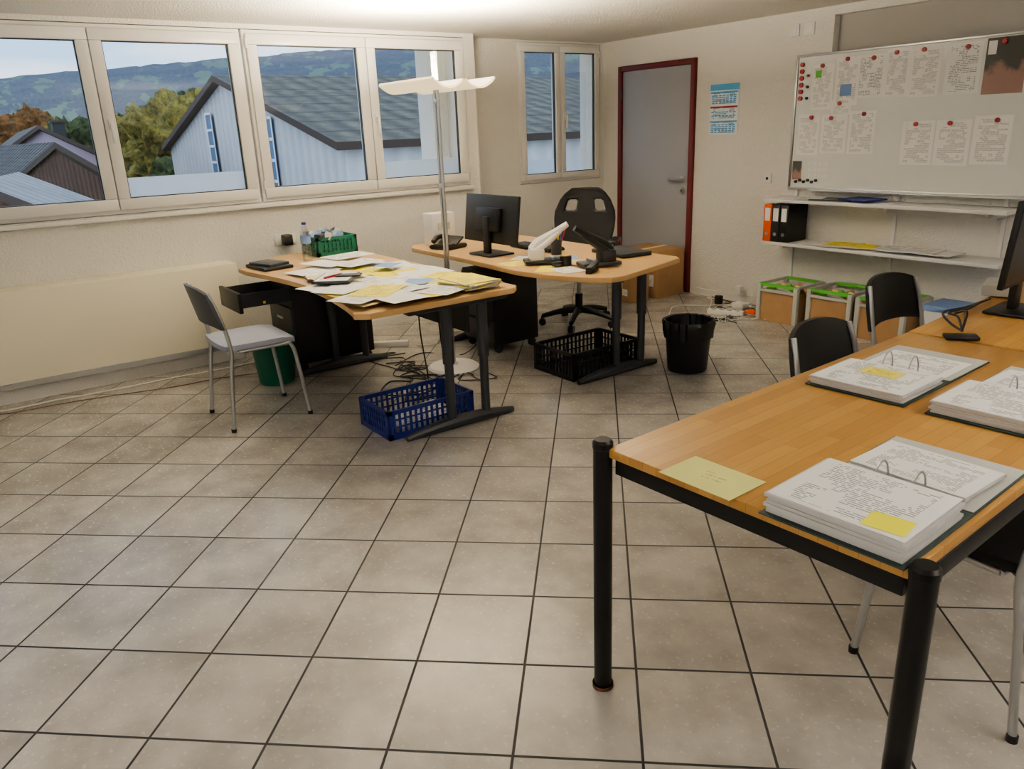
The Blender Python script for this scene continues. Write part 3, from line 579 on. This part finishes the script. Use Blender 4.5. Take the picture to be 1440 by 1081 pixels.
# ------------------------------------------------------------------ foreground tables
def table(name,x,y,rot,w,l,caps=True):
    b=B(name,(x,y,0),rot);T=.742
    b.box((w/2,l/2,T-.0125),(w-.012,l-.004,.025),m_table,bev=.003)
    for (x0,x1,y0,y1) in((.02,w-.02,.012,.04),(.02,w-.02,l-.04,l-.012),(.0,.028,.04,l-.04),(w-.028,w,.04,l-.04)): b.bx(x0+.004,x1-.004,y0,y1,T-.07,T-.0255,m_blackm,bev=.003)
    for X in(-.012,w+.012):
        for Y in(.004,l-.05):
            cap=caps and Y<.1;XX=X if cap else (.045 if X<.1 else w-.045);YY=Y if cap else (Y if Y>.1 else .05);T_=T if cap else T-.05
            b.lathe([(.001,.0),(.030,.0),(.030,.012)],m_brown,(XX,YY,0),20)
            b.lathe([(.025,.012),(.0255,T_-.005),(.027,T_-.004),(.027,T_+.012),(.021,T_+.019),(.001,T_+.019)],m_blackm,(XX,YY,0),28)
    b.done()
table('beech_table',-1.335,1.235,R(2.5),.78,1.60)
table('beech_table',-1.408,2.842,R(4.5),.80,1.3,False)
TZ=.743
def binder(x,y,rot,near=.045,far=.02,chart=False,note=False):
    b=B('open_ring_binder',(x,y,TZ),rot)
    b.box((0,-.15,.0025),(.30,.285,.004),m_cov,bev=.001);b.box((0,.155,.0025),(.30,.29,.004),m_cov,bev=.001);b.box((0,0,.0025),(.30,.05,.003),m_cov)
    b.box((0,.155,.0052),(.292,.284,.001),m_covi);b.box((0,0,.006),(.13,.02,.006),m_chrome)
    n=6
    for i in range(n): b.box((.004*math.sin(i*2.1),-.158+.003*math.cos(i*1.7),.005+near*(i+.5)/n),(.282,.25,near/n*.92),m_pages,rot=(0,0,.010*math.sin(i*3)))
    b.sheet(0,-.158,.0057+near,.28,.247,0,m_txt2)
    if chart: b.sheet(.0,-.12,.0065+near,.12,.08,0,m_ltyel);b.sheet(.0,-.12,.0071+near,.10,.06,0,m_ytxt)
    if note: b.sheet(.088,-.235,.0068+near,.08,.068,.1,m_postit)
    if far:
        for i in range(3): b.box((-.01+.006*i,.125,.006+far*(i+.5)/3),(.255,.185,far/3*.96),m_pages,rot=(0,0,-.03*i))
        b.sheet(.0,.125,.0075+far,.255,.182,-.05,m_txt2)
    else: b.sheet(0,.13,.0065,.25,.2,0,m_txt2)
    for X in(-.04,.04):
        b.tube([(X,-.035,.006)]+[(X,-.035*math.cos(a),.012+.052*math.sin(a)) for a in [math.pi*k/10 for k in range(1,10)]]+[(X,.035,.006)],.0024,m_chrome,8)
    b.done()
binder(-.735,1.535,R(3),.044,.016,note=True)
binder(-1.16,2.33,R(3),.024,0,chart=True)
binder(-.80,2.34,R(3),.034,.010)
b=B('yellow_note_card',(-1.045,1.298,TZ+.001),R(2));b.box((0,0,.0006),(.20,.135,.001),m_ltyel,bev=0);b.sheet(.0,.0,.0014,.1,.05,.1,text('handwriting',col(226,224,150),col(130,125,90),3,.5,12,.4));b.done()
b=B('document_stack');b.sheet(-.78,2.83,TZ+.001,.2,.2,.3,m_txt,.03);b.box((-.80,2.83,TZ+.042),(.18,.05,.012),m_black,rot=(0,0,.2),bev=.003);b.done()
monitor('computer_monitor',-1.25,3.42,TZ+.002,R(-86),.56,.33,.13,-.08)
b=B('docking_station');b.box((-1.22,2.86,TZ+.009),(.06,.11,.014),m_black,rot=(0,0,-.9),bev=.004);b.done()
b=B('usb_hub');b.box((-1.46,3.72,TZ+.03),(.12,.2,.05),m_covi,rot=(0,0,.3),bev=.01);b.box((-1.40,3.71,TZ+.03),(.004,.08,.02),m_black,rot=(0,0,.3));b.done()
for i in range(3): cable([(-1.25,2.93,TZ+.012),(-1.33+.02*i,3.0+.02*i,TZ+.02+.02*i),(-1.40+.02*i,3.1,TZ+.03),(-1.41+.01*i,3.3,TZ+.015),(-1.42,3.55-.04*i,TZ+.01)],m_cable,.0045,'desk_cable')
# ------------------------------------------------------------------ outside
def E(bb,aa,z): 
    p=Fh*aa+Rh*bb;return Vector((p.x,p.y,z))
def quad(b,pts,m,su,sv): b.face(pts,m,[(0,0),(su,0),(su,sv),(0,sv)])
g=-3.6
def gable(name,e0,e1,rd,L,ze,zr,mw,mr,ov=.5,strips=()):
    b=B(name);A=E(*e0,0);C=E(*e1,0);Mx=(A+C)/2;D=E(*rd,0).normalized()*L;W=(C-A).length
    v=lambda p,z:(p.x,p.y,z)
    b.face([v(A,g),v(C,g),v(C,ze),v(Mx,zr),v(A,ze)],mw,[(0,0),(W,0),(W,ze-g),(W/2,zr-g),(0,ze-g)])
    b.face([v(A+D,g),v(C+D,g),v(C+D,ze),v(Mx+D,zr),v(A+D,ze)],mw,[(0,0),(W,0),(W,ze-g),(W/2,zr-g),(0,ze-g)])
    quad(b,[v(A,g),v(A+D,g),v(A+D,ze),v(A,ze)],mw,L,ze-g);quad(b,[v(C,g),v(C+D,g),v(C+D,ze),v(C,ze)],mw,L,ze-g)
    d=D.normalized()*ov;sl=(zr-ze)/(W/2)
    for S in(A,C):
        o=(S-Mx).normalized()*ov;zz=ze-sl*ov
        top=[v(Mx-d,zr+.1),v(Mx+D+d,zr+.1),v(S+o+D+d,zz+.1),v(S+o-d,zz+.1)]
        q=math.hypot(W/2+ov,zr-ze)
        b.face(top,mr,[(0,q),(L,q),(L,0),(0,0)]);b.face([(p[0],p[1],p[2]-.14) for p in top],m_trim)
        for i in range(4):
            p1,p2=top[i],top[(i+1)%4];b.face([p1,p2,(p2[0],p2[1],p2[2]-.14),(p1[0],p1[1],p1[2]-.14)],m_trim)
    n=-D.normalized()
    for (s,w,z0,z1) in strips:
        P=A+(C-A)*s+n*.05;t=(C-A).normalized()*w/2
        quad(b,[v(P-t,z0),v(P+t,z0),v(P+t,z1),v(P-t,z1)],m_win,1,1)
        for k in range(6):
            z=z0+(z1-z0)*k/5;Q=P+n*.03;quad(b,[v(Q-t,z-.03),v(Q+t,z-.03),v(Q+t,z+.03),v(Q-t,z+.03)],m_pap,1,1)
        for e in(-1,1):
            Q=P+n*.03+t*e;tt=t.normalized()*.035;quad(b,[v(Q-tt,z0),v(Q+tt,z0),v(Q+tt,z1),v(Q-tt,z1)],m_pap,1,1)
    b.done()
gable('barn',(-2.75,14),(-10.6,25.8),(.828,.56),26,1.38,2.92,m_barnw,m_roof,.22,((.267,.42,-.2,1.95),(.61,.6,.2,2.2)))
gable('timber_house',(-8.6,17.5),(-13.2,21.5),(-.65,.75),9,.75,1.55,m_plank,m_hroof,.6,((.35,.9,-.6,.3),))
gable('lavender_house',(-13.5,27),(-19.5,31),(-.55,.83),12,1.2,2.2,m_lav,m_hroof,.6,((.3,.8,.0,.9),(.65,.8,.0,.9)))
gable('white_shed',(-6.3,11.2),(-9.2,12.4),(-.4,.9),4,.55,1.0,m_plank,m_sroof,.3)
b=B('chimney');p=E(-16.3,30,0);b.box((p.x,p.y,1.95),(.4,.4,.9),m_dark);b.box((p.x,p.y,2.42),(.5,.5,.08),m_trim);b.done()
def tree(bb,aa,top,rad,m,seed):
    random.seed(seed);p=E(bb,aa,0);b=B('tree');b.cyl((p.x,p.y,g),(p.x,p.y,top-rad),.25,m_trim,.12,10)
    for i in range(10):
        r_=rad*random.uniform(.4,.7);o=Vector((random.uniform(-1,1),random.uniform(-1,1),random.uniform(-1.4,.35)))*rad*.75;c=Vector((p.x,p.y,top-rad))+o
        rr=bmesh.ops.create_icosphere(b.bm,subdivisions=4,radius=r_,matrix=Matrix.Translation(c));k_=b.mi(m)
        for v in rr['verts']:
            d=(v.co-c).normalized();v.co+=d*r_*(.35*noise.noise(v.co*1.1)+.32*noise.noise(v.co*3.1)+.25*noise.noise(v.co*8))
            for f in v.link_faces: f.material_index=k_
    b.done(80)
for i,(bb,aa,tp,rd,m) in enumerate(((-16.0,39,4.2,2.6,m_ty),(-18.9,44,4.6,2.8,m_ty),(-14.2,42,3.6,2.4,m_tg),(-22.5,47,3.9,2.6,m_tg),(-27,52,3.9,2.6,m_ty),(-33,54,4.6,3.0,m_to),(-39,60,4.6,3.2,m_to),(-30,60,3.9,2.8,m_ty),(-16.5,48,4.4,2.6,m_tg),(-12.6,33,1.6,1.8,m_tg))): tree(bb,aa,tp,rd,m,i)
b=B('hill')
def hf(u,v):
    ph=R(-62+100*u);d=70+750*v;x=math.sin(ph)*d;a=math.cos(ph)*d
    s=min(1,max(0,(v-.05)/.8));s=s*s*(3-2*s)
    z=-2+s*(70+4*math.sin(u*9+1)+7*noise.noise(Vector((x*.006,a*.006,0)))+3*noise.noise(Vector((x*.03,a*.03,2))))+1.8*s*noise.noise(Vector((x*.12,a*.12,2)))
    z*=(.72+.24*min(1,max(0,(u-.28)/.20)))*max(.6,math.cos(ph))**.5
    return E(x,a,z)
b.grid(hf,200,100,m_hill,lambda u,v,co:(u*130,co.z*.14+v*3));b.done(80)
b=B('ground');b.face([E(-200,6.5,g-.02),E(200,6.5,g-.02),E(200,160,g),E(-200,160,g)],m_ground);b.done()
# ------------------------------------------------------------------ sky
w=bpy.data.worlds.new('sky');bpy.context.scene.world=w;w.use_nodes=True;t=w.node_tree;bg=t.nodes['Background']
tc=t.nodes.new('ShaderNodeTexCoord');mp=t.nodes.new('ShaderNodeMapping');mp.inputs['Scale'].default_value=(1.5,1.5,7);nz=t.nodes.new('ShaderNodeTexNoise');nz.inputs['Scale'].default_value=2.2;nz.inputs['Detail'].default_value=6
cr=t.nodes.new('ShaderNodeValToRGB');cr.color_ramp.elements[0].position=.38;cr.color_ramp.elements[0].color=col(158,186,214);cr.color_ramp.elements[1].position=.62;cr.color_ramp.elements[1].color=col(216,222,230)
t.links.new(tc.outputs['Generated'],mp.inputs[0]);t.links.new(mp.outputs[0],nz.inputs[0]);t.links.new(nz.outputs[0],cr.inputs[0]);t.links.new(cr.outputs[0],bg.inputs[0]);bg.inputs[1].default_value=2.3
